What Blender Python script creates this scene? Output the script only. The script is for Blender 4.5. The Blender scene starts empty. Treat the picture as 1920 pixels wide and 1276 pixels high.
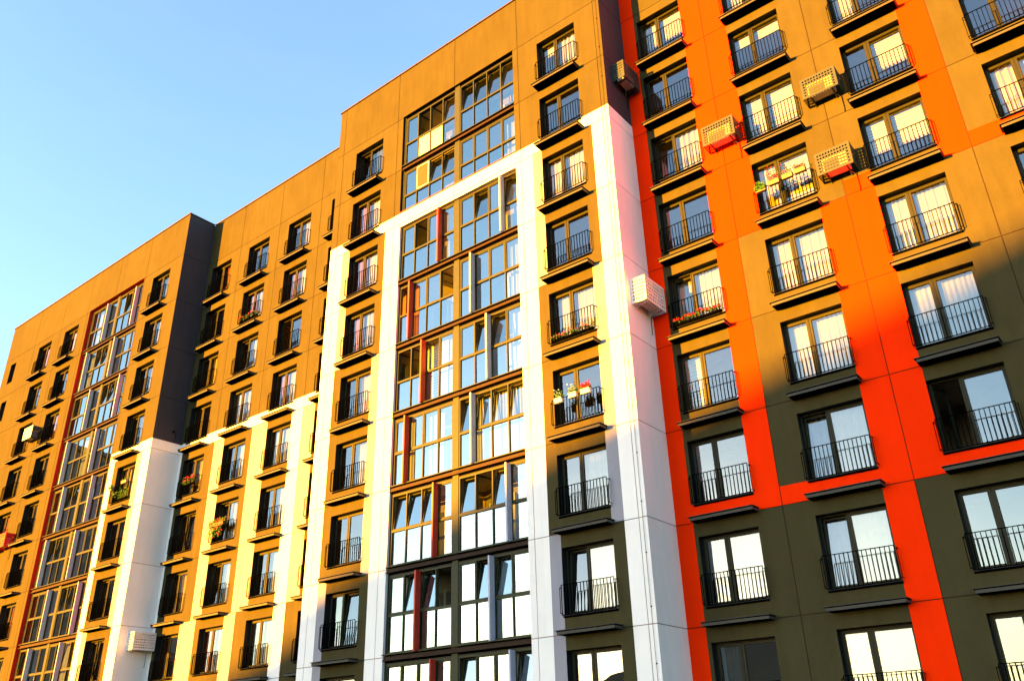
import bpy, math, random
from mathutils import Vector, Matrix
R = math.radians
sc = bpy.context.scene
col = sc.collection
# ------------------------------------------------------------------ camera
Z0 = 28.5                     # local facade heights are counted from the top window head
r_ = Vector((0.77973919, 0.62563964, -0.02412111))
u_ = Vector((0.29358036, -0.33132037, 0.89668132))
f_ = Vector((-0.55300756, 0.70625905, 0.44201899))
cd = bpy.data.cameras.new('camera'); cam = bpy.data.objects.new('camera', cd); col.objects.link(cam)
m = Matrix.Identity(4)
for i in range(3):
    m[i][0] = r_[i]; m[i][1] = u_[i]; m[i][2] = -f_[i]
m[0][3], m[1][3], m[2][3] = 14.3975, -21.7134, -26.8514 + Z0
cam.matrix_world = m
cd.sensor_width = 36; cd.lens = 1594.97/1920*36; cd.clip_start = .1; cd.clip_end = 2000
sc.camera = cam
# ------------------------------------------------------------------ light
SUN_AZ, SUN_EL = 27.6, 4.2    # degrees to the left of the facade normal, elevation
to_sun = Vector((-math.sin(R(SUN_AZ))*math.cos(R(SUN_EL)), -math.cos(R(SUN_AZ))*math.cos(R(SUN_EL)), math.sin(R(SUN_EL))))
world = bpy.data.worlds.new('World'); sc.world = world; world.use_nodes = True
wn = world.node_tree; wn.nodes.clear()
sky = wn.nodes.new('ShaderNodeTexSky'); sky.sky_type = 'NISHITA'; sky.sun_disc = False
sky.sun_elevation = R(SUN_EL); sky.sun_rotation = R(180+SUN_AZ)
sky.air_density = 1.0; sky.dust_density = 0.35; sky.ozone_density = 1.8; sky.altitude = 0
bg = wn.nodes.new('ShaderNodeBackground'); bg.inputs['Strength'].default_value = 0.088
wo = wn.nodes.new('ShaderNodeOutputWorld')
ct = wn.nodes.new('ShaderNodeTexCoord'); cm = wn.nodes.new('ShaderNodeMapping'); cm.inputs['Scale'].default_value = (2.0, 2.0, 7.0); cm.inputs['Rotation'].default_value = (.3, .5, .2)
cn_ = wn.nodes.new('ShaderNodeTexNoise'); cn_.inputs['Scale'].default_value = 2.2; cn_.inputs['Detail'].default_value = 7; cn_.inputs['Roughness'].default_value = .6
cr_ = wn.nodes.new('ShaderNodeMapRange'); cr_.inputs['From Min'].default_value = .5; cr_.inputs['From Max'].default_value = .8; cr_.inputs['To Max'].default_value = .05
cx = wn.nodes.new('ShaderNodeMix'); cx.data_type = 'RGBA'; cx.inputs['B'].default_value = (.95, 1.0, 1.03, 1)
wn.links.new(ct.outputs['Generated'], cm.inputs['Vector']); wn.links.new(cm.outputs[0], cn_.inputs['Vector']); wn.links.new(cn_.outputs['Fac'], cr_.inputs['Value'])
wn.links.new(cr_.outputs[0], cx.inputs['Factor']); wn.links.new(sky.outputs[0], cx.inputs['A']); wn.links.new(cx.outputs['Result'], bg.inputs['Color']); wn.links.new(bg.outputs[0], wo.inputs[0])
sd = bpy.data.lights.new('sun', 'SUN'); sd.energy = 5.0; sd.angle = R(0.42); sd.color = (1.0, 0.365, 0.0)
so = bpy.data.objects.new('sun', sd); col.objects.link(so)
so.rotation_euler = to_sun.to_track_quat('Z', 'Y').to_euler()
sc.view_settings.view_transform = 'Standard'; sc.view_settings.look = 'None'
sc.view_settings.exposure = 3.68; sc.view_settings.gamma = 1
sc.cycles.max_bounces = 8; sc.cycles.transparent_max_bounces = 16; sc.cycles.diffuse_bounces = 3
sc.cycles.caustics_reflective = False; sc.cycles.caustics_refractive = False
sc.cycles.use_denoising = True

# ------------------------------------------------------------------ materials
def _nt(name):
    mt = bpy.data.materials.new(name); mt.use_nodes = True
    nt = mt.node_tree; return mt, nt, nt.nodes['Principled BSDF']
def stucco(name, c, rough=.85, bump=.25, var=.12, scale=60, spec=.15, panel=0):
    mt, nt, b = _nt(name)
    tc = nt.nodes.new('ShaderNodeTexCoord')
    n1 = nt.nodes.new('ShaderNodeTexNoise'); n1.inputs['Scale'].default_value = .9; n1.inputs['Detail'].default_value = 8; n1.inputs['Roughness'].default_value = .7
    n2 = nt.nodes.new('ShaderNodeTexNoise'); n2.inputs['Scale'].default_value = scale; n2.inputs['Detail'].default_value = 3
    mp = nt.nodes.new('ShaderNodeMapping'); mp.inputs['Scale'].default_value = (2.2, 2.2, .35)
    n3 = nt.nodes.new('ShaderNodeTexNoise'); n3.inputs['Scale'].default_value = 1.6; n3.inputs['Detail'].default_value = 5
    nt.links.new(tc.outputs['Object'], n1.inputs['Vector']); nt.links.new(tc.outputs['Object'], n2.inputs['Vector'])
    nt.links.new(tc.outputs['Object'], mp.inputs['Vector']); nt.links.new(mp.outputs[0], n3.inputs['Vector'])
    add = nt.nodes.new('ShaderNodeMath'); add.operation = 'ADD'
    nt.links.new(n1.outputs['Fac'], add.inputs[0]); nt.links.new(n3.outputs['Fac'], add.inputs[1])
    a2 = nt.nodes.new('ShaderNodeMath'); a2.operation = 'ADD'
    nt.links.new(add.outputs[0], a2.inputs[0]); nt.links.new(n2.outputs['Fac'], a2.inputs[1])
    mr = nt.nodes.new('ShaderNodeMapRange'); mr.inputs['From Min'].default_value = 1.1; mr.inputs['From Max'].default_value = 1.9
    mr.inputs['To Min'].default_value = 1-var; mr.inputs['To Max'].default_value = 1+var
    nt.links.new(a2.outputs[0], mr.inputs['Value'])
    vm = nt.nodes.new('ShaderNodeVectorMath'); vm.operation = 'SCALE'; vm.inputs[0].default_value = c
    fac = mr.outputs[0]
    if panel:      # each cast panel has a slightly different tone
        sb = nt.nodes.new('ShaderNodeVectorMath'); sb.operation = 'SUBTRACT'; sb.inputs[1].default_value = (5.645, 50, .45)
        dv = nt.nodes.new('ShaderNodeVectorMath'); dv.operation = 'DIVIDE'; dv.inputs[1].default_value = (3.6, 200, 3)
        flr = nt.nodes.new('ShaderNodeVectorMath'); flr.operation = 'FLOOR'; wnz = nt.nodes.new('ShaderNodeTexWhiteNoise'); wnz.noise_dimensions = '3D'
        nt.links.new(tc.outputs['Object'], sb.inputs[0]); nt.links.new(sb.outputs[0], dv.inputs[0]); nt.links.new(dv.outputs[0], flr.inputs[0]); nt.links.new(flr.outputs[0], wnz.inputs['Vector'])
        pr = nt.nodes.new('ShaderNodeMapRange'); pr.inputs['To Min'].default_value = 1-panel; pr.inputs['To Max'].default_value = 1+panel
        nt.links.new(wnz.outputs['Value'], pr.inputs['Value'])
        mu = nt.nodes.new('ShaderNodeMath'); mu.operation = 'MULTIPLY'; nt.links.new(mr.outputs[0], mu.inputs[0]); nt.links.new(pr.outputs[0], mu.inputs[1]); fac = mu.outputs[0]
    nt.links.new(fac, vm.inputs['Scale']); nt.links.new(vm.outputs[0], b.inputs['Base Color'])
    b.inputs['Roughness'].default_value = rough; b.inputs['Specular IOR Level'].default_value = spec
    bp = nt.nodes.new('ShaderNodeBump'); bp.inputs['Strength'].default_value = bump; bp.inputs['Distance'].default_value = .01
    nt.links.new(n2.outputs['Fac'], bp.inputs['Height']); nt.links.new(bp.outputs[0], b.inputs['Normal'])
    return mt
def metal(name, c, rough=.45, spec=.4, var=.12):
    mt, nt, b = _nt(name)
    tc = nt.nodes.new('ShaderNodeTexCoord')
    n = nt.nodes.new('ShaderNodeTexNoise'); n.inputs['Scale'].default_value = 7; n.inputs['Detail'].default_value = 6
    nt.links.new(tc.outputs['Object'], n.inputs['Vector'])
    mr = nt.nodes.new('ShaderNodeMapRange'); mr.inputs['From Min'].default_value = .3; mr.inputs['From Max'].default_value = .7
    mr.inputs['To Min'].default_value = 1-var; mr.inputs['To Max'].default_value = 1+var
    nt.links.new(n.outputs['Fac'], mr.inputs['Value'])
    vm = nt.nodes.new('ShaderNodeVectorMath'); vm.operation = 'SCALE'; vm.inputs[0].default_value = c
    nt.links.new(mr.outputs[0], vm.inputs['Scale']); nt.links.new(vm.outputs[0], b.inputs['Base Color'])
    b.inputs['Roughness'].default_value = rough; b.inputs['Specular IOR Level'].default_value = spec
    return mt
def cloth(name, c, trans=.35):
    mt, nt, b = _nt(name)
    out = nt.nodes['Material Output']
    d = nt.nodes.new('ShaderNodeBsdfDiffuse'); t = nt.nodes.new('ShaderNodeBsdfTranslucent'); mx = nt.nodes.new('ShaderNodeMixShader')
    tc = nt.nodes.new('ShaderNodeTexCoord'); n = nt.nodes.new('ShaderNodeTexNoise'); n.inputs['Scale'].default_value = 5
    nt.links.new(tc.outputs['Object'], n.inputs['Vector'])
    mr = nt.nodes.new('ShaderNodeMapRange'); mr.inputs['To Min'].default_value = .85; mr.inputs['To Max'].default_value = 1.08
    nt.links.new(n.outputs['Fac'], mr.inputs['Value'])
    vm = nt.nodes.new('ShaderNodeVectorMath'); vm.operation = 'SCALE'; vm.inputs[0].default_value = c
    nt.links.new(mr.outputs[0], vm.inputs['Scale'])
    nt.links.new(vm.outputs[0], d.inputs[0]); nt.links.new(vm.outputs[0], t.inputs[0])
    mx.inputs[0].default_value = trans
    nt.links.new(d.outputs[0], mx.inputs[1]); nt.links.new(t.outputs[0], mx.inputs[2]); nt.links.new(mx.outputs[0], out.inputs['Surface'])
    nt.nodes.remove(b)
    return mt
def glass(name, base=.17, tint=(.72, .78, .76), wav=.0025, gc=(.74, .82, .86)):
    mt, nt, b = _nt(name); out = nt.nodes['Material Output']; nt.nodes.remove(b)
    g = nt.nodes.new('ShaderNodeBsdfGlossy'); g.inputs['Roughness'].default_value = 0.0; g.inputs['Color'].default_value = (*gc, 1)
    t = nt.nodes.new('ShaderNodeBsdfTransparent'); t.inputs['Color'].default_value = (*tint, 1)
    fr = nt.nodes.new('ShaderNodeFresnel'); fr.inputs['IOR'].default_value = 1.6
    mr = nt.nodes.new('ShaderNodeMapRange'); mr.inputs['To Min'].default_value = base; mr.inputs['To Max'].default_value = 1
    nt.links.new(fr.outputs[0], mr.inputs['Value'])
    tc = nt.nodes.new('ShaderNodeTexCoord'); n = nt.nodes.new('ShaderNodeTexNoise'); n.inputs['Scale'].default_value = 1.3; n.inputs['Detail'].default_value = 1
    geo = nt.nodes.new('ShaderNodeObjectInfo')
    ad = nt.nodes.new('ShaderNodeVectorMath'); ad.operation = 'ADD'
    nt.links.new(tc.outputs['Object'], ad.inputs[0]); nt.links.new(geo.outputs['Location'], ad.inputs[1]); nt.links.new(ad.outputs[0], n.inputs['Vector'])
    bp = nt.nodes.new('ShaderNodeBump'); bp.inputs['Strength'].default_value = 1; bp.inputs['Distance'].default_value = wav
    nt.links.new(n.outputs['Fac'], bp.inputs['Height']); nt.links.new(bp.outputs[0], g.inputs['Normal'])
    mx = nt.nodes.new('ShaderNodeMixShader')
    nt.links.new(mr.outputs[0], mx.inputs[0]); nt.links.new(t.outputs[0], mx.inputs[1]); nt.links.new(g.outputs[0], mx.inputs[2])
    nt.links.new(mx.outputs[0], out.inputs['Surface'])
    return mt
M = {}
M['grey'] = stucco('dark_grey_render', (.048, .0430, .0205), var=.15, spec=.02, panel=.05)
M['red'] = stucco('red_render', (.80, .025, .0002), var=.06, spec=.03, panel=.03)
M['white'] = stucco('white_render', (.78, .765, .79), var=.06, panel=.03)
M['cream'] = stucco('pale_grey_render', (.25, .25, .31), var=.08, panel=.03)
M['dusk'] = stucco('shaded_grey_render', (.040, .037, .048))  # dark grey of the side walls with their purplish shade in the colour
M['joint'] = stucco('joint_sealant', (.028, .018, .012), var=.2, spec=.02)
M['jointw'] = stucco('pale_joint_sealant', (.22, .14, .11), var=.2)
M['reveal'] = metal('reveal_lining', (.009, .011, .014), .6, .1)
M['frame'] = metal('window_frame_laminate', (.018, .0195, .011), .5, .15)
M['oframe'] = metal('loggia_frame_laminate', (.027, .033, .018), .5, .15)
M['span'] = metal('spandrel_metal', (.026, .014, .010), .6, .1)
M['rail'] = metal('railing_black_steel', (.0008, .0010, .0014), .8, .0)
M['ledge'] = metal('ledge_render', (.036, .036, .031), .7)
M['cap'] = metal('parapet_flashing', (.05, .03, .025), .5)
M['finw'] = metal('fin_white', (.38, .39, .52), .5)
M['finr'] = metal('fin_oxide_red', (.42, .025, .010), .5)
M['curtain'] = cloth('white_curtain_cloth', (.62, .61, .62))
M['sheer'] = cloth('yellow_curtain_cloth', (.80, .62, .18))
M['warm'] = cloth('orange_curtain_cloth', (.45, .18, .05), .25)
M['gcloth'] = cloth('slate_curtain_cloth', (.10, .13, .16), .2)
M['blind'] = cloth('blind_cloth', (.80, .77, .68))
M['blind2'] = cloth('blind_band_cloth', (.50, .46, .38))
M['room'] = stucco('room_plaster', (.22, .17, .12), bump=0)
M['ceil'] = stucco('room_ceiling', (.55, .5, .43), bump=0)
M['log'] = stucco('loggia_plaster', (.26, .21, .15), bump=0)
M['glass'] = glass('window_glass')
M['lglass'] = glass('loggia_glass', .38, (.62, .74, .74), gc=(.68, .82, .84))
M['olive'] = metal('cage_olive_paint', (.021, .030, .022), .6)
M['cwhite'] = metal('cage_white_paint', (.72, .70, .72), .6)
M['cred'] = metal('cage_red_paint', (.70, .010, .005), .6)
M['cblack'] = metal('cage_charcoal_paint', (.035, .036, .04), .6)
M['ac'] = metal('ac_casing', (.5, .48, .44), .5)
M['acd'] = metal('ac_fan_dark', (.03, .03, .03), .5)
M['panel'] = metal('cream_infill_panel', (.62, .58, .45), .6)
M['mesh'] = metal('insect_screen', (.10, .045, .02), .9)
M['leaf'] = metal('leaf_green', (.045, .15, .03), .6, .3, .4)
M['leafy'] = metal('leaf_yellow_green', (.09, .24, .03), .6, .3, .4)
M['petr'] = metal('petal_red', (.70, .012, .015), .6, .3)
M['petp'] = metal('petal_pink', (.75, .10, .14), .6, .3)
M['potw'] = metal('planter_white', (.72, .70, .68), .5)
M['pott'] = metal('planter_tan', (.13, .10, .07), .6)
M['potd'] = metal('planter_dark', (.05, .035, .03), .6)
M['brick'] = stucco('far_brick', (.20, .15, .12))
M['farroof'] = metal('far_roof_sheet', (.10, .09, .09), .6)
M['fardark'] = metal('far_window_dark', (.03, .035, .04), .2)
M['bark'] = stucco('bark', (.10, .07, .05))
M['ground'] = stucco('asphalt', (.055, .055, .058), scale=20)
M['lawn'] = stucco('grass_ground', (.06, .08, .03), scale=20)

# ------------------------------------------------------------------ mesh helpers
class MB:
    def __init__(s): s.v = []; s.f = []; s.mi = []; s.ms = []
    def mat(s, k):
        if k not in s.ms: s.ms.append(k)
        return s.ms.index(k)
    def quad(s, a, b, c, d, k):
        n = len(s.v); s.v += [a, b, c, d]; s.f.append((n, n+1, n+2, n+3)); s.mi.append(s.mat(k))
    def poly(s, pts, k):
        n = len(s.v); s.v += pts; s.f.append(tuple(range(n, n+len(pts)))); s.mi.append(s.mat(k))
    def box(s, x0, x1, y0, y1, z0, z1, k):
        n = len(s.v)
        s.v += [(x, y, z) for z in (z0, z1) for y in (y0, y1) for x in (x0, x1)]
        for q in ((0, 2, 3, 1), (4, 5, 7, 6), (0, 1, 5, 4), (2, 6, 7, 3), (0, 4, 6, 2), (1, 3, 7, 5)):
            s.f.append(tuple(n+i for i in q)); s.mi.append(s.mat(k))
    def prism(s, prof, x0, x1, k):      # profile of (y,z) swept along x
        n = len(s.v); L = len(prof)
        s.v += [(x0, y, z) for y, z in prof] + [(x1, y, z) for y, z in prof]
        for i in range(L):
            j = (i+1) % L; s.f.append((n+i, n+j, n+L+j, n+L+i)); s.mi.append(s.mat(k))
        s.f.append(tuple(n+i for i in reversed(range(L)))); s.mi.append(s.mat(k))
        s.f.append(tuple(n+L+i for i in range(L))); s.mi.append(s.mat(k))
    def tube(s, p, q, r, k, n=6, r2=None):
        p = Vector(p); q = Vector(q); d = (q-p).normalized(); r2 = r if r2 is None else r2
        a = d.orthogonal().normalized(); b = d.cross(a); o = len(s.v)
        for c, rr in ((p, r), (q, r2)):
            for i in range(n):
                t = 2*math.pi*i/n; s.v.append(tuple(c + (a*math.cos(t)+b*math.sin(t))*rr))
        for i in range(n):
            j = (i+1) % n; s.f.append((o+i, o+j, o+n+j, o+n+i)); s.mi.append(s.mat(k))
        s.f.append(tuple(o+i for i in reversed(range(n)))); s.mi.append(s.mat(k))
        s.f.append(tuple(o+n+i for i in range(n))); s.mi.append(s.mat(k))
    def mesh(s, name):
        me = bpy.data.meshes.new(name); me.from_pydata([tuple(v) for v in s.v], [], s.f)
        for k in s.ms: me.materials.append(M[k])
        me.polygons.foreach_set('material_index', s.mi); me.update(); return me
def link(name, me, parent=None, loc=(0, 0, 0), rot=(0, 0, 0), bevel=0):
    o = bpy.data.objects.new(name, me); col.objects.link(o); o.parent = parent; o.location = loc; o.rotation_euler = rot
    if bevel:
        bv = o.modifiers.new('bevel', 'BEVEL'); bv.width = bevel; bv.segments = 1; bv.limit_method = 'ANGLE'
    return o
def tag(o, label=None, cat=None, group=None, kind=None):
    if label: o['label'] = label
    if cat: o['category'] = cat
    if group: o['group'] = group
    if kind: o['kind'] = kind
    return o
def thing(name, label, cat, loc=(0, 0, 0), rot=(0, 0, 0), group=None):
    return tag(link(name, None, None, loc, rot), label, cat, group)

# ------------------------------------------------------------------ ground
g = MB(); g.quad((-600, -900, 0), (600, -900, 0), (600, 300, 0), (-600, 300, 0), 'lawn')
tag(link('ground', g.mesh('ground')), kind='structure')
g = MB(); g.box(-120, 60, -34, -6, -.2, .004+.0, 'ground')
tag(link('road', g.mesh('road')), kind='structure')

# ------------------------------------------------------------------ the building
B = 1.724
bld = thing('apartment_building', 'tall apartment block with dark, red and white facade, railed windows and glazed loggias', 'building', (0, 0, Z0))
SEAMZ = [.45-3*k for k in range(0, 10)]
G = .012
def colname(x, z): pass
def facade(name, x0, x1, place, vseams, holes, cf, ztop=3.3, zbot=-Z0, extra_x=(), extra_z=(), reveal='reveal', rdepth=.30):
    """place(u,d,z)->xyz, u along the wall, d depth into the building; cf(u,z)->material; holes=(u0,u1,z0,z1,reveal_mat)"""
    us = {x0, x1}; zs = {ztop, zbot}
    for s in vseams: us |= {s-G, s+G}
    for s in SEAMZ: zs |= {s-G, s+G}
    for h in holes: us |= {h[0], h[1]}; zs |= {h[2], h[3]}
    us |= set(extra_x); zs |= set(extra_z)
    us = sorted(round(u, 4) for u in us if x0-1e-6 <= u <= x1+1e-6); zs = sorted(round(z, 4) for z in zs if zbot-1e-6 <= z <= ztop+1e-6)
    us = [u for i, u in enumerate(us) if i == 0 or u-us[i-1] > 1e-3]; zs = [z for i, z in enumerate(zs) if i == 0 or z-zs[i-1] > 1e-3]
    mb = MB(); cell = {}
    for i in range(len(us)-1):
        for j in range(len(zs)-1):
            u = (us[i]+us[i+1])/2; z = (zs[j]+zs[j+1])/2
            hole = None
            for h in holes:
                if h[0] < u < h[1] and h[2] < z < h[3]: hole = h; break
            if hole: cell[i, j] = ('h', hole); continue
            seam = any(abs(u-s) < G for s in vseams) or any(abs(z-s) < G for s in SEAMZ)
            cell[i, j] = ('s', 'jointw' if cf(u, z) in ('white', 'cream') else 'joint') if seam else ('w', cf(u, z))
    for (i, j), (t, c) in cell.items():
        if t == 'h': continue
        d = .014 if t == 's' else 0
        k = c
        a, b_, lo, hi = us[i], us[i+1], zs[j], zs[j+1]
        mb.quad(place(a, d, lo), place(b_, d, lo), place(b_, d, hi), place(a, d, hi), k)
        for (di, dj, p, q) in ((-1, 0, (a, lo), (a, hi)), (1, 0, (b_, lo), (b_, hi)), (0, -1, (a, lo), (b_, lo)), (0, 1, (a, hi), (b_, hi))):
            nb = cell.get((i+di, j+dj))
            if nb is None: continue
            if nb[0] == 'h': mb.quad(place(p[0], d, p[1]), place(q[0], d, q[1]), place(q[0], rdepth, q[1]), place(p[0], rdepth, p[1]), nb[1][4])
            elif nb[0] == 's' and t == 'w': mb.quad(place(p[0], 0, p[1]), place(q[0], 0, q[1]), place(q[0], .014, q[1]), place(p[0], .014, p[1]), k)
    return link(name, mb.mesh(name), bld)

def fl(z): return int(math.floor((.45-z)/3))
CW = 1.9
COLS = {  # column: (left edge, plane y, floors)
 'CR': (-.885, 0, range(0, 9)), 'L': (-11.98, 0, range(0, 9)),
 'RA': (2.935, B, range(0, 9)), 'RB': (6.515, B, range(0, 9)), 'RC': (10.1, B, range(1, 9)), 'RD': (13.7, B, range(2, 5)),
 'MA': (-26.6, B, range(0, 8)), 'MB': (-23.0, B, range(0, 9)), 'MC': (-19.39, B, range(0, 9)), 'MD': (-15.79, B, range(0, 9)),
 'LA': (-30.25, 0, range(0, 8)), 'LB': (-41.22, 0, range(0, 8)), 'LC': (-44.97, 0, range(0, 7))}
SLIT = (-49.33, .85, 0, range(0, 4))
def hole_of(cn):
    x, y, fs = COLS[cn]; return [(x, x+CW, -3*k-2, -3*k, 'reveal') for k in fs]
def strips(u, z, x0, k_lo, wtop, off=0):
    """centre / left block: white with dark column and alternating side strips"""
    return None
def cf_front(u, z):
    if z > -5.0: return 'grey'
    k = fl(z)
    if k <= 1: return 'white'
    if u < -6:
        if -12.45 < u < -11.98: return 'cream' if k in (2, 3) or k >= 7 else 'grey'
        if -11.98 < u < -10.08: return 'grey'
        if -10.08 < u < -9.62: return 'grey' if k in (2, 3) or k >= 7 else 'cream'
        return 'white'
    if -1.33 < u < -.885: return 'cream' if k in (2, 3) or k >= 7 else 'grey'
    if -.885 < u < 1.015: return 'grey'
    if 1.015 < u < 1.45: return 'grey' if k in (2, 3) or k >= 7 else 'cream'
    return 'white'
def cf_left(u, z):
    if u < -31.3 or z > -11.0: return 'grey'
    k = fl(z)
    if k <= 3: return 'white'
    if -30.7 < u < -30.25: return 'cream' if k >= 7 else 'grey'
    if -30.25 < u < -28.35: return 'grey'
    if -28.35 < u < -27.87: return 'grey' if k >= 7 else 'cream'
    return 'white'
def cf_mid(u, z):
    if z > -10.97: return 'grey'
    k = fl(z)
    if k <= 3: return 'white'
    if u < -26.85: return 'white'
    if u < -24.7: return 'grey'
    if k < 7:
        if u < -23.87: return 'grey'
        if u < -23.0: return 'cream'
        if u < -20.62: return 'grey'
        if u < -19.39: return 'cream'
        if u < -17.49: return 'grey'
        if u < -16.67: return 'white'
        if u < -15.79: return 'cream'
        return 'grey'
    if u < -23.4: return 'cream'
    if u < -21.1: return 'grey'
    if u < -20.25: return 'cream'
    if u < -17.49: return 'grey'
    if u < -16.67: return 'white'
    return 'grey'
def cf_right(u, z):
    k = fl(z); below = z < -3*k-2.0   # strip between window foot and the seam
    if u < 2.935-.12: return 'red'
    if u < 4.835: return 'red' if (k == 6 and below) else 'grey'
    if u < 5.645: return 'red' if k <= 6 else 'grey'
    if u < 6.515: return 'red' if k <= 3 or (k == 6 and below) else 'grey'
    if u < 8.415: return 'red' if (k == 6 and below) else 'grey'
    if u < 9.245: return 'grey' if k <= 3 else 'red'
    if u < 10.1: return 'red' if (4 <= k <= 6 or (k == 3 and below)) else 'grey'
    if u < 12.0: return 'red' if (k == 6 and below) else 'grey'
    if u < 12.84: return 'red' if k <= 3 or (k == 6 and below) else 'grey'
    if u < 15.6: return 'red' if (k == 3 and below) else 'grey'
    return 'grey'
LOGS = [(-8.75, -2.17, -4.95, .5, 'reveal'), (-8.70, -2.16, -Z0+3, -5.72, 'lrev')]
M['lrev'] = stucco('shaded_white_reveal', (.62, .62, .70), var=.05)  # white render, bluish shade of the loggia reveals mixed into it
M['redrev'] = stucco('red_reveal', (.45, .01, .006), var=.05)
front = facade('wall', -13.36, 2.23, lambda u, d, z: (u, d, z), [-12.95, -9.1, -5.5, -1.9, 1.95], hole_of('CR')+hole_of('L')+LOGS,
    cf_front, extra_x=(-12.45, -9.62, -1.33, 1.45), extra_z=(-5.0,))
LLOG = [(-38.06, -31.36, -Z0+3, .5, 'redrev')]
left = facade('wall', -50.37, -27.08, lambda u, d, z: (u, d, z), [-31.25, -34.84, -38.38, -42.0, -45.85], hole_of('LA')+hole_of('LB')+hole_of('LC')+LLOG+
    [(SLIT[0], SLIT[0]+SLIT[1], -3*k-1.55, -3*k, 'reveal') for k in SLIT[3]], cf_left, extra_x=(-30.7, -27.87), extra_z=(-11.0,))
mid = facade('wall', -27.08, -13.36, lambda u, d, z: (u, B+d, z), [-23.87, -20.25, -16.67], sum([hole_of(c) for c in ('MA', 'MB', 'MC', 'MD')], []),
    cf_mid, extra_x=(-26.85, -23.4, -20.62), extra_z=(-10.97,))
right = facade('wall', 2.23, 24.0, lambda u, d, z: (u, B+d, z), [5.645, 9.245, 12.84, 16.44, 20.04], sum([hole_of(c) for c in ('RA', 'RB', 'RC', 'RD')], []),
    cf_right, extra_x=(2.815, 15.6), extra_z=[-3*k-2.0 for k in range(9)])
facade('wall', 0, B, lambda u, d, z: (2.23-d, u, z), [], [], lambda u, z: 'dusk' if z > -5.0 else 'white', extra_z=(-5.0,))
facade('wall', 0, B, lambda u, d, z: (-27.08-d, u, z), [], [], lambda u, z: 'dusk' if z > -11.0 else 'white', extra_z=(-11.0,))
# hidden sides, back and roof close the volume
mb = MB()
mb.quad((-50.37, 0, -Z0), (-50.37, 0, 3.3), (-50.37, 16, 3.3), (-50.37, 16, -Z0), 'grey')
mb.quad((24, B, -Z0), (24, 16, -Z0), (24, 16, 3.3), (24, B, 3.3), 'grey')
mb.quad((-50.37, 16, -Z0), (-50.37, 16, 3.3), (24, 16, 3.3), (24, 16, -Z0), 'grey')
mb.quad((-13.36, 0, -Z0), (-13.36, B, -Z0), (-13.36, B, 3.3), (-13.36, 0, 3.3), 'grey')
mb.box(-50.37, 24, B+.02, 16, 3.0, 3.2, 'cap'); mb.box(-50.3, -27.12, .05, B+.02, 3.0, 3.19, 'cap'); mb.box(-13.3, 2.2, .05, B+.02, 3.0, 3.19, 'cap')
link('roof', mb.mesh('roof'), bld)
mb = MB()                                   # parapet flashing
def cap(x0, x1, y0, y1): mb.box(x0, x1, y0, y1, 3.302, 3.36, 'cap')
cap(-50.43, -27.02, -.06, .25); cap(-27.27, -27.02, .25, B-.06); cap(-27.02, -13.3, B-.06, B+.25); cap(-13.42, 2.29, -.06, .25)
cap(2.04, 2.29, .25, B-.06); cap(2.29, 24, B-.06, B+.25); cap(-50.43, -50.2, .25, 16)
for i in range(38):
    xx = -50.0+2.0*i
    if xx > 24: break
    yy = 0 if (xx < -27.3 or -13.2 < xx < 2.1) else B
    mb.box(xx, xx+.03, yy-.068, yy+.2, 3.295, 3.372, 'cap')
link('parapet_flashing', mb.mesh('parapet_flashing'), bld)
# rooms behind the openings, one continuous interior
mb = MB()
def room(x0, x1, y, z0, z1, depth, ox=.7, oz=.25, k='room', ck='ceil'):
    X0, X1, Za, Zb = x0-ox, x1+ox, z0-oz*.2, z1+oz
    Y = y+depth
    mb.quad((X0, Y, Za), (X1, Y, Za), (X1, Y, Zb), (X0, Y, Zb), k)
    mb.quad((X0, y, Za), (X0, Y, Za), (X0, Y, Zb), (X0, y, Zb), k); mb.quad((X1, y, Za), (X1, Y, Za), (X1, Y, Zb), (X1, y, Zb), k)
    mb.quad((X0, y, Zb), (X1, y, Zb), (X1, Y, Zb), (X0, Y, Zb), ck); mb.quad((X0, y, Za), (X1, y, Za), (X1, Y, Za), (X0, Y, Za), k)
    if ox: mb.quad((X0, y, Za), (x0, y, Za), (x0, y, Zb), (X0, y, Zb), k); mb.quad((x1, y, Za), (X1, y, Za), (X1, y, Zb), (x1, y, Zb), k)
    mb.quad((x0, y, z1), (x1, y, z1), (x1, y, Zb), (x0, y, Zb), k); mb.quad((x0, y, Za), (x1, y, Za), (x1, y, z0), (x0, y, z0), k)
for cn, (x, y, fs) in COLS.items():
    for k in fs: room(x, x+CW, y+.3, -3*k-2, -3*k, 3.0)
for k in SLIT[3]: room(SLIT[0], SLIT[0]+SLIT[1], .3, -3*k-1.55, -3*k, 2.5, .3)
for x0, x1, ks in ((-8.75, -5.43, range(0, 9)), (-5.43, -2.16, range(0, 9)), (-38.06, -34.73, range(0, 9)), (-34.73, -31.36, range(0, 9))):
    for k in ks:
        room(x0+.02, x1-.02, .32, -3*k-2.5, -3*k+.3, 1.5, 0, .05, 'log', 'ceil')
        # inner door and window of the flat behind the loggia
        mb.box(x0+.5, x0+1.3, 1.76, 1.81, -3*k-2.45, -3*k-.3, 'fardark'); mb.box(x0+1.4, x0+2.7, 1.76, 1.81, -3*k-1.6, -3*k-.3, 'fardark')
        mb.box(x0+.42, x0+.5, 1.74, 1.81, -3*k-2.45, -3*k-.22, 'ceil'); mb.box(x0+1.3, x0+1.4, 1.74, 1.81, -3*k-2.45, -3*k-.22, 'ceil'); mb.box(x0+2.7, x0+2.78, 1.74, 1.81, -3*k-1.68, -3*k-.22, 'ceil')
link('interior', mb.mesh('interior'), bld)

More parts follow.
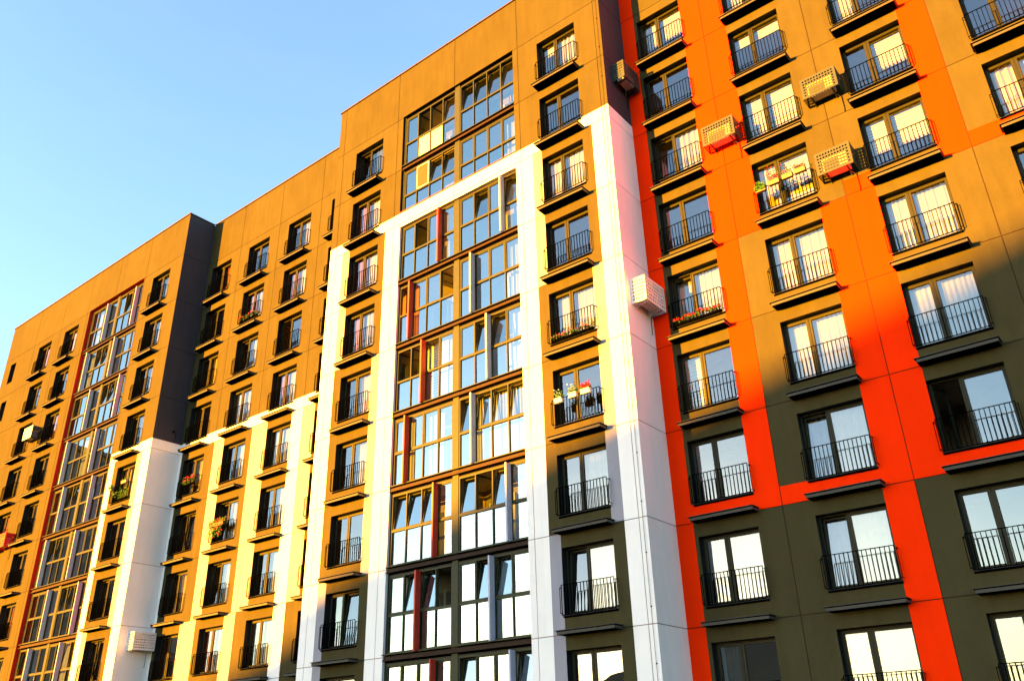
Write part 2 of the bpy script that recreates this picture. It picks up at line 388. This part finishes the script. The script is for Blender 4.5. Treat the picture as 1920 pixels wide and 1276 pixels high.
# ------------------------------------------------------------------ ordinary window, origin at lower left corner of the opening on the wall plane
def ring(mb, x0, x1, y0, y1, z0, z1, w, k):
    mb.box(x0, x0+w, y0, y1, z0, z1, k); mb.box(x1-w, x1, y0, y1, z0, z1, k)
    mb.box(x0+w, x1-w, y0, y1, z0, z0+w, k); mb.box(x0+w, x1-w, y0, y1, z1-w, z1, k)
def frame_mesh(w, h, mull):
    mb = MB(); ring(mb, .004, w-.004, .26, .33, .004, h-.004, .038, 'frame')
    if mull: mb.box(mull-.03, mull+.03, .262, .328, .054, h-.054, 'frame'); mb.box(mull-.012, mull+.012, .245, .262, .06, h-.06, 'frame')
    return mb.mesh('window')
def sash_mesh(w, h):
    mb = MB(); ring(mb, 0, w, -.02, .05, 0, h, .055, 'frame'); ring(mb, .055, w-.055, .0, .03, .055, h-.055, .012, 'reveal')
    return mb.mesh('sash')
def pane_mesh(w, h, k='glass'):
    mb = MB(); mb.quad((.06, .012, .06), (w-.06, .012, .06), (w-.06, .012, h-.06), (.06, .012, h-.06), k); return mb.mesh('pane')
def curtain_mesh(w, h, k, seed, amp=.03, lam=.14, top=0):
    rnd = random.Random(seed); mb = MB(); n = max(6, int(w/.02)); ph = rnd.random()*6; pts = []
    for i in range(n+1):
        x = w*i/n; y = amp*math.sin(2*math.pi*x/lam+ph+1.1*math.sin(x*5+ph))+.5*amp*math.sin(x*23+ph*2); pts.append((x, y))
    for i in range(n):
        (xa, ya), (xb, yb) = pts[i], pts[i+1]
        mb.quad((xa, ya*1.3, 0), (xb, yb*1.3, 0), (xb, yb*.7, h), (xa, ya*.7, h), k)
    me = mb.mesh('curtain'); me.polygons.foreach_set('use_smooth', [True]*len(me.polygons)); return me
def blind_mesh(w, h, drop):
    mb = MB(); z = h; i = 0
    while z > h-drop:
        mb.quad((0, 0, z-.075), (w, 0, z-.075), (w, .01, z), (0, .01, z), 'blind'); mb.quad((0, .012, z-.115), (w, .012, z-.115), (w, .012, z-.075), (0, .012, z-.075), 'blind2')
        z -= .115
    mb.box(0, w, -.012, .02, h-.01, h+.05, 'blind'); return mb.mesh('blind')
def sill_mesh(w):
    mb = MB(); mb.prism([(.26, .012), (.26, .0), (-.05, -.03), (-.05, -.012), (.0, .004)], .0-.03, w+.03, 'ledge')
    mb.box(-.01, w+.01, -.045, -.003, -.075, -.028, 'rail'); return mb.mesh('sill')
def railing_mesh(w):
    mb = MB(); y = -.12; z0, z1 = .0-.02, .88
    mb.box(.0, w, y-.011, y+.011, z1-.022, z1, 'rail'); mb.box(.0, w, y-.011, y+.011, z0, z0+.022, 'rail')
    n = 16
    for i in range(n+1):
        x = .008+(w-.016)*i/n; a = .0115
        mb.box(x-a*.85, x+a*.85, y-a, y+a, z0+.02, z1-.02, 'rail')
    for x, s in ((.0, -1), (w, 1)):        # side loops that carry the railing on the wall
        for z in (z1-.09, z0+.06): mb.box(min(x, x+s*.05), max(x, x+s*.05), y-.008, y+.008, z, z+.018, 'rail'); mb.box(x+s*.05-.009, x+s*.05+.009, y-.008, 0, z, z+.018, 'rail')
        mb.box(x+s*.05-.008, x+s*.05+.008, y-.008, y+.008, z0+.07, z1-.08, 'rail')
    return mb.mesh('railing')
def ledge_mesh(w):
    mb = MB(); x0, x1 = -.07, w+.12
    mb.box(x0, x1, -.46, .0, -.484, -.468, 'ledge')
    mb.box(x0+.02, x1-.02, -.40, 0, -.5095, -.4845, 'rail')  # black strip paints the shade under the lip
    mb.box(x0+.05, x1-.03, -.42, .0, -.590, -.510, 'ledge'); mb.box(x0+.06, x1-.04, -.41, .0, -.594, -.5905, 'rail')  # thin black plate below paints the underside's shade
    return mb.mesh('ledge')
FR, SILL, RAIL, LEDGE = frame_mesh(CW, 2.0, .775), sill_mesh(CW), railing_mesh(CW), ledge_mesh(CW)
SW = (.70, 1.05); SX = (.05, .805); SH = 1.9
SASH = [sash_mesh(w, SH) for w in SW]; PANE = [pane_mesh(w, SH) for w in SW]
CURT = {}
def content(ch, side, seed):
    w = SW[side]+.06
    key = (ch, side, seed % 4)
    if key not in CURT:
        k = {'c': 'curtain', 'y': 'sheer', 'w': 'warm', 'g': 'gcloth'}.get(ch)
        CURT[key] = curtain_mesh(w, 1.98, k, seed % 4, *((.02, .13) if (seed % 4) < 2 else (.035, .19))) if k else blind_mesh(w, 1.9, (1.9, .35, 1.9, 1.1)[seed % 4])
    return CURT[key]
SPEC = {'CR': ['bc', 'nn', 'yc', 'nn', 'cc', 'nn', 'nc', 'Tc', 'nn'], 'RA': ['Bb', 'nn', 'Tc', 'nn', 'Tc', 'bn', 'nn', 'gc', 'gn'],
 'RB': ['cc', 'bb', 'BB', 'yb', 'yc', 'cc', 'Cc', 'Cc', 'cc'], 'RC': ['cn', 'cn', 'nb', 'bb', 'cc', 'cc', 'On', 'nn', 'nn'], 'RD': ['nn', 'nn', 'nn', 'yc', 'nn'],
 'L': ['Tg', 'wc', 'wc', 'wc', 'ny', 'nc', 'nn', 'nT', 'nn'], 'MA': ['nw', 'Tn', 'ny', 'nn', 'ny', 'TT', 'Ty', 'nn'],
 'MB': ['nn', 'wc', 'Tc', 'cc', 'nc', 'Tc', 'Tc', 'wc', 'cc'], 'MC': ['nc', 'wc', 'On', 'wc', 'cc', 'nc', 'nc', 'cc', 'nc'], 'MD': ['wn', 'wc', 'nn', 'wc', 'wn', 'nn', 'wc', 'nn', 'nn'],
 'LA': ['nc', 'nc', 'nc', 'Tc', 'yc', 'nn', 'Tn', 'TT'], 'LB': ['yc', 'nc', 'wc', 'nc', 'Tc', 'nc', 'wc', 'Tc'], 'LC': ['wc', 'nc', 'yc', 'nc', 'wc', 'nc', 'wc']}
seed = 0
for cn, (x, y, fs) in COLS.items():
    for k in fs:
        seed += 1; sp = SPEC[cn][k]
        w = link('window', FR, bld, (x, y, -3*k-2.0))
        link('sill', SILL, w); link('railing', RAIL, w)
        for s in (0, 1):
            ch = sp[s]; rx = rz = 0
            if ch == 'T' or ch == 'C': rx = R(-4.5)
            loc = (SX[s], .275, .05)
            if ch == 'O': rz = R(72)
            sh = link('sash', SASH[s], w, loc, (rx, 0, rz)); link('pane', PANE[s], w, loc, (rx, 0, rz))
            lc = ch.lower()
            if lc == 't': lc = random.Random(seed).choice('nncg')
            if lc in 'cywgb':
                link('blind' if lc == 'b' else 'curtain', content(lc, s, seed+s*(0 if sp[0].lower() == sp[1].lower() else 1)), w, (SX[s]-.03, .58 if ch in 'TC' else .46, .0))
        link('ledge', LEDGE, bld, (x, y, -3*k-2.0), bevel=.004)
FRS, SS, PS = frame_mesh(SLIT[1], 1.55, 0), sash_mesh(SLIT[1]-.1, 1.45), pane_mesh(SLIT[1]-.1, 1.45)
for k in SLIT[3]:
    w = link('narrow_window', FRS, bld, (SLIT[0], 0, -3*k-1.55)); link('sash', SS, w, (.05, .275, .05)); link('pane', PS, w, (.05, .275, .05))

# ------------------------------------------------------------------ loggia glazing
BW = 3.1
def loggia(x, k, up, low, fin, finmat, zt=.28, ztr=-1.15, zb=-2.45, cont='nnnn', yo=0, fh=.035):
    """x left edge of the bay; up: state of the four upper lights, low: of the lower ones"""
    n = 4; cw = BW/n; y0, y1 = .13, .22
    mb = MB(); T, Q, Bt = zt-.02, ztr, zb
    mb.box(0, BW, y0, y1, T-.10, T, 'oframe'); mb.box(0, BW, y0, y1, Bt, Bt+.07, 'oframe'); mb.box(0, BW, y0-.002, y1-.002, Q-.04, Q+.04, 'oframe')
    for i in range(n+1):
        xc = min(max(i*cw, .03), BW-.03); mb.box(xc-.023, xc+.023, y0+.004, y1+.002, Bt+.07, Q-.045, 'oframe'); mb.box(xc-.023, xc+.023, y0+.004, y1+.002, Q+.045, T-.10, 'oframe')
    mb.box(.02, BW-.02, y0-.012, y0-.003, T-.03, T-.015, 'span')
    o = link('loggia_glazing', mb.mesh('loggia_glazing'), bld, (x, yo, -3*k))
    z0, z1 = Q+.045, T-.10; h = z1-z0
    for i in range(n):
        xa, xb = i*cw+.03, (i+1)*cw-.03
        if i == 0: xa += .03
        if i == n-1: xb -= .03
        q_ = MB(); q_.quad((xa, .18, Bt+.07), (xb, .18, Bt+.07), (xb, .18, Q-.045), (xa, .18, Q-.045), 'lglass' if low[i] == 'g' else 'panel')
        lk = 'pane' if low[i] == 'g' else 'infill_panel'; link(lk, q_.mesh(lk), o)
        c = up[i]
        sm = MB(); w = xb-xa
        if c == 'm':
            ring(sm, 0, w, -.03, 0, 0, h, .035, 'cwhite'); sm.quad((.035, -.01, .035), (w-.035, -.01, .035), (w-.035, -.01, h-.035), (.035, -.01, h-.035), 'mesh')
            link('insect_screen', sm.mesh('insect_screen'), o, (xa, y0+.02, z0)); continue
        if c == 'o': 
            ring(sm, 0, w, -.02, .04, 0, h, .038, 'oframe'); sm.quad((.05, .01, .05), (w-.05, .01, .05), (w-.05, .01, h-.05), (.05, .01, h-.05), 'lglass')
            link('sash', sm.mesh('sash'), o, (xa, .20, z0), (0, 0, R(80))); continue
        ring(sm, 0, w, -.02, .04, 0, h, .038, 'oframe'); sm.quad((.05, .01, .05), (w-.05, .01, .05), (w-.05, .01, h-.05), (.05, .01, h-.05), 'lglass')
        link('sash', sm.mesh('sash'), o, (xa, .175, z0), (R(-8) if c == 't' else 0, 0, 0))
    for i in range(n):
        c = cont[i]
        if c in 'cwb':
            me = curtain_mesh(cw-.02, T-Bt-.1, {'c': 'curtain', 'w': 'warm'}[c], k*4+i, .02, .16) if c != 'b' else blind_mesh(cw-.02, T-Bt-.1, T-Bt-.2)
            link('blind' if c == 'b' else 'curtain', me, o, (i*cw+.01, .50, Bt+.02))
    if fin is not None:
        fm = MB(); fm.box(-fh, fh, (-.12 if yo else -.14), .12, -2.47, .20, finmat); link('fin', fm.mesh('fin'), o, (fin, 0, 0), bevel=.005)
LX = (-8.66, -5.28)
UP = [('coot', 'tttt', 'gppg', 'gggg', 'nnnn', 'nnnn'), ('cmtt', 'cccc', 'gggg', 'gggg', 'nnnn', 'nnnc'),
      ('cocc', 'ctct', 'gggg', 'gggg', 'nnnc', 'nnnn'), ('occo', 'cccc', 'gggg', 'gggg', 'wnnn', 'nnnc'),
      ('oooc', 'cttc', 'gggg', 'gggg', 'nnbb', 'nnnc'), ('cccc', 'tttt', 'gggg', 'gggg', 'cncn', 'cccc'),
      ('tttc', 'totc', 'gggg', 'gggg', 'nnnn', 'nnnn'), ('ctto', 'cttc', 'gggg', 'gggg', 'cnnn', 'nncc'),
      ('cccc', 'tcct', 'gggg', 'gggg', 'cnnn', 'cccn')]
FIN = {2: (-6.3, -2.93), 3: (-7.88, -4.5), 4: (-7.08, -3.72), 5: (-7.88, -4.5), 6: (-6.3, -2.93), 7: (-7.08, -3.72), 8: (-6.3, -2.93)}
for k in range(9):
    u0, u1, l0, l1, c0, c1 = UP[k]
    kw = dict(zt=.43, ztr=-1.1, zb=-2.38) if k == 0 else dict(zt=.33, ztr=-1.05, zb=-1.93) if k == 1 else {}
    f = FIN.get(k)
    loggia(LX[0], k, u0, l0, f and f[0]-LX[0], 'finr', cont=c0, **kw); loggia(LX[1], k, u1, l1, f and f[1]-LX[1], 'finw', cont=c1, **kw)
LX2 = (-37.93, -34.56)
rnd = random.Random(7)
LF = [(-35.62, -32.2), (-37.2, -33.78), (-35.62, -32.15), (-37.2, -33.75), (-36.4, -33.05), (-37.17, -33.75), (-35.57, -32.2), (-36.45, -32.95), (-37.2, -33.75)]
LU = [('cccc', 'ctcc'), ('cctt', 'cccc'), ('tccc', 'ttcc'), ('cccc', 'tccc'), ('cctt', 'ctct'), ('cttc', 'cccc'), ('cccc', 'tttc'), ('tccc', 'ctct'), ('cccc', 'cccc')]
for k in range(9):
    loggia(LX2[0], k, LU[k][0], 'gggg', LF[k][0]-LX2[0], 'finw', cont=rnd.choice(['nnnn', 'cnnn', 'nncn']), zt=.46 if k == 0 else .28, yo=.10, fh=.024)
    loggia(LX2[1], k, LU[k][1], 'gggg', LF[k][1]-LX2[1], 'finw', cont=rnd.choice(['nnnn', 'ccnn', 'nnnn']), zt=.46 if k == 0 else .28, yo=.10, fh=.024)
# piers and spandrels
for xa, xb, top, yo in ((-5.56, -5.28, .48, 0), (-8.74, -8.66, .48, 0), (-2.18, -2.165, .48, 0), (-34.83, -34.56, .48, .1), (-38.05, -37.93, .48, .1), (-31.46, -31.37, .48, .1)):
    mb = MB(); mb.box(xa+.002, xb-.002, .11+yo, .25+yo, -Z0+3, top, 'oframe'); link('pier', mb.mesh('pier'), bld)
for xa, xb, c, yo in ((-8.745, -2.17, 0, 0), (-38.04, -31.37, 1, .1)):
    mb = MB(); mb.box(xa, xb, .17+yo, .25+yo, .40, .52, 'rail'); link('header_shade', mb.mesh('header_shade'), bld)  # black strip stands in for the soffit's shadow above the glazing
    for k in range(9):
        mb = MB()
        if k == 1 and not c:
            mb.box(xa, xb, -.02, .2, -4.965, -4.935, 'finr'); link('sill', mb.mesh('sill'), bld); continue
        zt = -3*k-2.45 if not (k == 0 and not c) else -2.38; zb = -3*k-2.72 if not (k == 0 and not c) else -2.67
        mb.box(xa, xb, -.02+yo, .30, zt-.032, zt-.003, 'oframe'); mb.box(xa, xb, .13+yo, .30, zt-.075, zt-.032, 'rail')
        mb.box(xa, xb, .06+yo, .30, zb+.085, zt-.075, 'span'); mb.box(xa, xb, .0+yo, .30, zb+.050, zb+.085, 'span'); mb.box(xa, xb, .13+yo, .30, zb+.002, zb+.050, 'rail')  # rail boxes paint the shadow lines above and below the band
        link('spandrel', mb.mesh('spandrel'), bld)
# lightning conductor down the corner of the centre block
mb = MB(); mb.tube((2.10, -.03, 3.3), (2.10, -.03, -Z0), .006, 'joint', 5)
for i in range(20): mb.box(2.085, 2.115, -.035, .0, 2.4-1.5*i, 2.43-1.5*i, 'rail')
link('lightning_cable', mb.mesh('lightning_cable'), bld)

# ------------------------------------------------------------------ air conditioner cages
def perf(mb, w, h, nx, nz, k, tr, rr=.36, mx=.06, mz=.06):
    """perforated sheet in a local (u,v) frame, tr(u,v,d) -> xyz"""
    def q(u0, v0, u1, v1): mb.quad(tr(u0, v0, 0), tr(u1, v0, 0), tr(u1, v1, 0), tr(u0, v1, 0), k)
    q(0, 0, w, mz); q(0, h-mz, w, h); q(0, mz, mx, h-mz); q(w-mx, mz, w, h-mz)
    cw, ch = (w-2*mx)/nx, (h-2*mz)/nz; r = min(cw, ch)*rr
    for i in range(nx):
        for j in range(nz):
            cx, cz = mx+(i+.5)*cw, mz+(j+.5)*ch
            ou = []; inn = []
            for a in range(8):
                t = math.pi/4*a; dx, dz = math.cos(t), math.sin(t); s = 1/max(abs(dx), abs(dz))
                ou.append((cx+dx*s*cw/2, cz+dz*s*ch/2)); inn.append((cx+dx*r, cz+dz*r))
            for a in range(8):
                b = (a+1) % 8; mb.quad(tr(*ou[a], 0), tr(*ou[b], 0), tr(*inn[b], 0), tr(*inn[a], 0), k)
def ac_cage(label, loc, rz, mat, w=1.15, h=.80, d=.55, nx=11, side=None, tilt=0):
    """origin at the lower left of the cage on the wall, front faces local -Y"""
    t = thing('air_conditioner_cage', label, 'air conditioner cage', loc, (0, 0, rz), 'perforated air conditioner cages on the facade')
    mb = MB(); perf(mb, w, h, nx, 6, mat, lambda u, v, e: (u, -d, v)); link('front_panel', mb.mesh('front_panel'), t).modifiers.new('thick', 'SOLIDIFY').thickness = .004
    mb = MB(); sm = side or mat
    perf(mb, d, h, 5, 6, sm, lambda u, v, e: (0, -u, v)); perf(mb, d, h, 5, 6, sm, lambda u, v, e: (w, -u, v))
    mb.box(0, w, -d+.003, -d+.03, -.003, .012, sm); mb.quad((0, 0, h), (w, 0, h), (w, -d, h), (0, -d, h), sm)
    link('side_panels', mb.mesh('side_panels'), t)
    mb = MB()
    for x in (.22, w-.25): mb.box(x, x+.035, -d+.05, -.01, .03, .065, sm); mb.box(x, x+.035, -.03, 0, -.08, .4, sm); mb.tube((x+.018, -.02, -.06), (x+.018, -d+.15, .03), .012, sm)
    link('bracket', mb.mesh('bracket'), t)
    mb = MB(); mb.box(.17, w-.17, -.42, -.12, .07, .60, 'ac'); mb.box(.2, w-.42, -.426, -.421, .11, .56, 'acd')
    for i in range(4): mb.box(.2, w-.42, -.431, -.427, .16+.1*i, .17+.1*i, 'ac')
    mb.tube((w-.3, -.12, .12), (w-.15, -.01, -.04), .012, 'potw'); link('condenser', mb.mesh('condenser'), t, bevel=.012)
    mb = MB(); pp = [(w-.12, -.10, .02), (w-.10, -.03, -.12), (w-.09, -.02, -.55), (w-.11, -.03, -.72)]
    for a, b in zip(pp, pp[1:]): mb.tube(a, b, .011, 'rail')
    link('drain_hose', mb.mesh('drain_hose'), t)
    return t
H = Z0
ac_cage('olive perforated cage between the first two window columns right of the red corner strip', (5.17, B, -7.86+H), 0, 'olive', 1.2, .80)
ac_cage('olive perforated cage one storey above the cage beside the planter railing', (8.77, B, -7.84+H), 0, 'olive', 1.15, .80)
ac_cage('olive perforated cage just right of the railing with four tan flower planters', (8.70, B, -10.86+H), 0, 'olive', 1.1, .82)
ac_cage('white perforated cage on the pale side wall of the centre block', (2.23, .32, -13.38+H), R(90), 'cwhite', 1.3, .92, .58, nx=10)
ac_cage('dark perforated cage with khaki end high on the shaded side wall of the centre block', (2.23, .52, -3.58+H), R(90), 'cblack', 1.1, .82, .55, side='olive')
ac_cage('pale lilac perforated cage low on the white side wall of the left block', (-27.08, .48, -21.67+H), R(90), 'cwhite', 1.16, .83, .55)
ac_cage('small pale grey perforated cage between the two window columns at far left', (-42.6, 0, -7.6+H), 0, 'cwhite', 1.15, .80, side='cblack')
ac_cage('red perforated cage at the left edge of the photo', (-42.85, 0, -14.5+H), 0, 'cred', 1.2, .82)

# ------------------------------------------------------------------ planters
def plant(mb, cx, cy, cz, rx, rz, n, leafk, petk, rnd, trail=0, s=.035, pf=.3):
    for i in range(n):
        a = rnd.random()*2*math.pi; q = rnd.random()**.5
        x = cx+rx*q*math.cos(a); z = cz+rz*abs(rnd.gauss(.3, .5)); y = cy+.10*rnd.uniform(-1, 1)
        if trail and rnd.random() < .4: z = cz-trail*rnd.random(); y = cy-.10+rnd.uniform(-.03, .03)
        k = petk if petk and rnd.random() < pf else leafk
        d = Vector((rnd.uniform(-1, 1), rnd.uniform(-1, 1), rnd.uniform(-1, 1))).normalized(); e = d.orthogonal().normalized()
        ss = s*rnd.uniform(.6, 1.3); c = Vector((x, y, z))
        mb.poly([tuple(c+d*ss), tuple(c+e*ss*.6+d*ss*.2), tuple(c-d*ss), tuple(c-e*ss*.6)], k)
def planter(label, cn, k, xo, zo, w, pot, leafk, petk, n=60, rz=.16, trail=0, group=None, pf=.3, y=-.20, seed=1):
    x, yy, _ = COLS[cn]; rnd = random.Random(seed*31+k)
    t = thing('planter', label, 'planter', (x+xo, yy+y, -3*k-2+zo+H), group=group or 'planters hung on the window railings')
    mb = MB(); mb.prism([(-.07, 0), (.055, 0), (.075, .15), (-.09, .15)], -w/2, w/2, pot); mb.box(-w/2-.01, w/2+.01, -.098, .083, .148, .165, pot)
    link('pot', mb.mesh('pot'), t, bevel=.006)
    mb = MB(); plant(mb, 0, 0, .17, w/2*1.15, rz, int(n*2.2), leafk, None, rnd, trail); 
    for i in range(int(w/.08)+2):
        xs = rnd.uniform(-w/2, w/2); mb.tube((xs, 0, .1), (xs+rnd.uniform(-.06, .06), rnd.uniform(-.08, .08), .17+rz*rnd.uniform(.5, 1.2)), .004, leafk, 4)
    link('leaves', mb.mesh('leaves'), t)
    if petk:
        mb = MB(); plant(mb, 0, -.02, .19, w/2*1.15, rz*1.2, int(n*pf*1.8), petk, None, rnd, trail, .036); link('petals', mb.mesh('petals'), t)
    return t
planter('white planter with sparse green sprigs, leftmost of three beside the white corner', 'CR', 5, .34, .68, .28, 'potw', 'leaf', 'potw', 90, .20, pf=.12, seed=1)
planter('pale planter with few blooms, middle of three beside the white corner', 'CR', 5, .92, .72, .28, 'potw', 'leaf', 'potw', 90, .18, pf=.35, seed=2)
planter('white planter overflowing with red petunias, right of three on one railing', 'CR', 5, 1.42, .72, .34, 'potw', 'leaf', 'petr', 110, .12, 0, pf=.9, seed=3)
planter('planter of bushy yellow green foliage, leftmost of four on the orange wall railing', 'RB', 3, .25, .66, .34, 'pott', 'leafy', None, 170, .16, .12, seed=4)
planter('tan planter with tall red flower stems, second of four on the orange wall railing', 'RB', 3, .72, .74, .36, 'pott', 'leaf', 'petr', 70, .30, pf=.7, seed=5)
planter('tan planter with few thin shoots, third of four on the orange wall railing', 'RB', 3, 1.18, .76, .34, 'pott', 'leaf', 'petp', 40, .28, pf=.3, seed=6)
planter('tan planter with small pink blooms, rightmost of four on the orange wall railing', 'RB', 3, 1.60, .78, .36, 'pott', 'leaf', 'petp', 60, .12, pf=.7, seed=7)
planter('long planter trailing red flowers and vines over a railing in the middle recess', 'MB', 5, .65, .70, 1.2, 'potd', 'leafy', 'petr', 300, .14, .75, pf=.25, seed=8)
planter('tan planter at the right end of a railing on the left block', 'LA', 4, 1.45, .80, .5, 'pott', 'leaf', None, 30, .12, seed=9)
planter('small planter at the left end of a railing with vines below, left block', 'LA', 4, .12, .66, .28, 'pott', 'leaf', 'petr', 50, .14, .1, pf=.1, seed=10)
def inner_row(label, cn, k, x0, x1, zo, leafk, petk, n, h, seed, pf=.35, trough=True, name='flower_trough'):
    x, yy, _ = COLS[cn]; rnd = random.Random(seed)
    t = thing(name, label, 'flowers', (x, yy-.06, -3*k-2+zo+H), group='flowers standing behind the railings')
    if trough:
        mb = MB(); mb.box(x0, x1, -.045, .05, .0, .09, 'rail'); link('trough', mb.mesh('trough'), t)
    mb = MB(); mp = MB(); ns = 12
    for i in range(ns):
        xs = x0+(x1-x0)*(i+.5)/ns; hh = h*rnd.uniform(.6, 1.15); mb.tube((xs, 0, .08), (xs+rnd.uniform(-.03, .03), -.02, .08+hh), .006, leafk, 4)
        plant(mb, xs, 0, .08+hh*.4, .08, hh*.6, int(n*1.8)//ns, leafk, None, rnd, 0, .034); plant(mp, xs, -.03, .08+hh*.6, .07, hh*.4, int(n/ns*pf*1.6)+1, petk, None, rnd, 0, .034)
    link('leaves', mb.mesh('leaves'), t); link('petals', mp.mesh('petals'), t)
inner_row('row of small pink flowers behind the railing one storey above three white planters', 'CR', 4, .08, 1.82, .0, 'leaf', 'petp', 230, .20, 3)
inner_row('row of red flowers behind the railing next to the white perforated cage', 'RA', 4, .08, 1.82, .0, 'leaf', 'petr', 330, .22, 4, .7)
inner_row('red flowers and dark leaves behind a high railing in the middle recess', 'MB', 1, .1, 1.7, .0, 'leaf', 'petr', 160, .34, 5, .3)
inner_row('red geraniums rising over a railing next to the white side wall of the left block', 'MA', 4, .35, 1.4, .45, 'leaf', 'petr', 110, .42, 6, .45)
inner_row('leafy vine climbing a railing below two small planters on the left block', 'LA', 4, .2, 1.7, .0, 'leafy', 'leafy', 110, .65, 7, .2)
# small bent bracket on the shaded dark side wall
mb = MB(); pts = [(-27.07, 1.12, -10.38), (-27.0, 1.12, -10.34), (-26.86, 1.14, -10.40), (-26.84, 1.16, -10.95), (-26.84, 1.10, -11.05)]
for a, b in zip(pts, pts[1:]): mb.tube(a, b, .012, 'rail')
mb.box(-27.078, -27.06, 1.07, 1.17, -10.45, -10.32, 'rail')
tag(link('hook_bracket', mb.mesh('hook_bracket'), None, (0, 0, H)), 'thin black hooked bracket where the shaded dark side wall meets white', 'bracket')

# ------------------------------------------------------------------ across the street: what shades the foot of the wall and shows in the glass
def far_block(name, label, x0, x1, y0, y1, h, roof, floors, cols, face):
    t = thing(name, label, 'building', (0, 0, 0)); mb = MB()
    mb.box(x0, x1, y0, y1, 0, h, 'brick'); link('wall', mb.mesh('wall'), t)
    mb = MB(); fh = h/floors
    for i in range(cols):
        for j in range(floors):
            if face == 'x': yy = y0+(y1-y0)*(i+.5)/cols; mb.box(x1, x1+.02, yy-.8, yy+.8, j*fh+.9, j*fh+2.3, 'fardark')
            else: xx = x0+(x1-x0)*(i+.5)/cols; mb.box(xx-.8, xx+.8, y1, y1+.02, j*fh+.9, j*fh+2.3, 'fardark')
    link('windows', mb.mesh('windows'), t)
    mb = MB(); roof(mb); link('roof', mb.mesh('roof'), t, bevel=.0)
    return t
far_block('tower_block', 'plain tower block across the street, seen only as a dark reflection in the left loggias', -102, -86, -30, 4, 36, lambda mb: mb.box(-102.4, -85.6, -30.4, 4.4, 36, 36.5, 'farroof'), 12, 9, 'x')
DS = 200.0
def sx(X): return X-DS*math.sin(R(SUN_AZ))
def sheet(X):   # height whose shadow lands at facade height -15.2+.29*(X-9.3)
    return H-15.3+.26*(X-9.3)+ (DS+1)*math.tan(R(SUN_EL))
yb = -DS*math.cos(R(SUN_AZ))
xa, xb = -30, 24
def pent(mb):
    for X0, X1 in ((xa, xb),):
        mb.poly([(sx(X0), yb, sheet(X0)), (sx(X1), yb, sheet(X1)), (sx(X1), yb, 10), (sx(X0), yb, 5)], 'brick')
        mb.poly([(sx(X0), yb-14, sheet(X0)), (sx(X1), yb-14, sheet(X1)), (sx(X1), yb, sheet(X1)), (sx(X0), yb, sheet(X0))], 'farroof')
        mb.poly([(sx(X0), yb-14, sheet(X0)), (sx(X1), yb-14, sheet(X1)), (sx(X1), yb-14, 10), (sx(X0), yb-14, 5)], 'brick')
        for X in (X0, X1): mb.poly([(sx(X), yb, 4), (sx(X), yb-14, 4), (sx(X), yb-14, sheet(X)), (sx(X), yb, sheet(X))], 'brick')
far_block('pent_roofed_hall', 'long hall with slanting roof far across the street', sx(xa), sx(xb), yb-14, yb, 9, pent, 3, 14, 'y')
print('hall heights', sheet(xa), sheet(xb))

# keep custom names tidy
for o in bpy.data.objects:
    if o.type == 'MESH' and o.name.startswith('wall'): pass
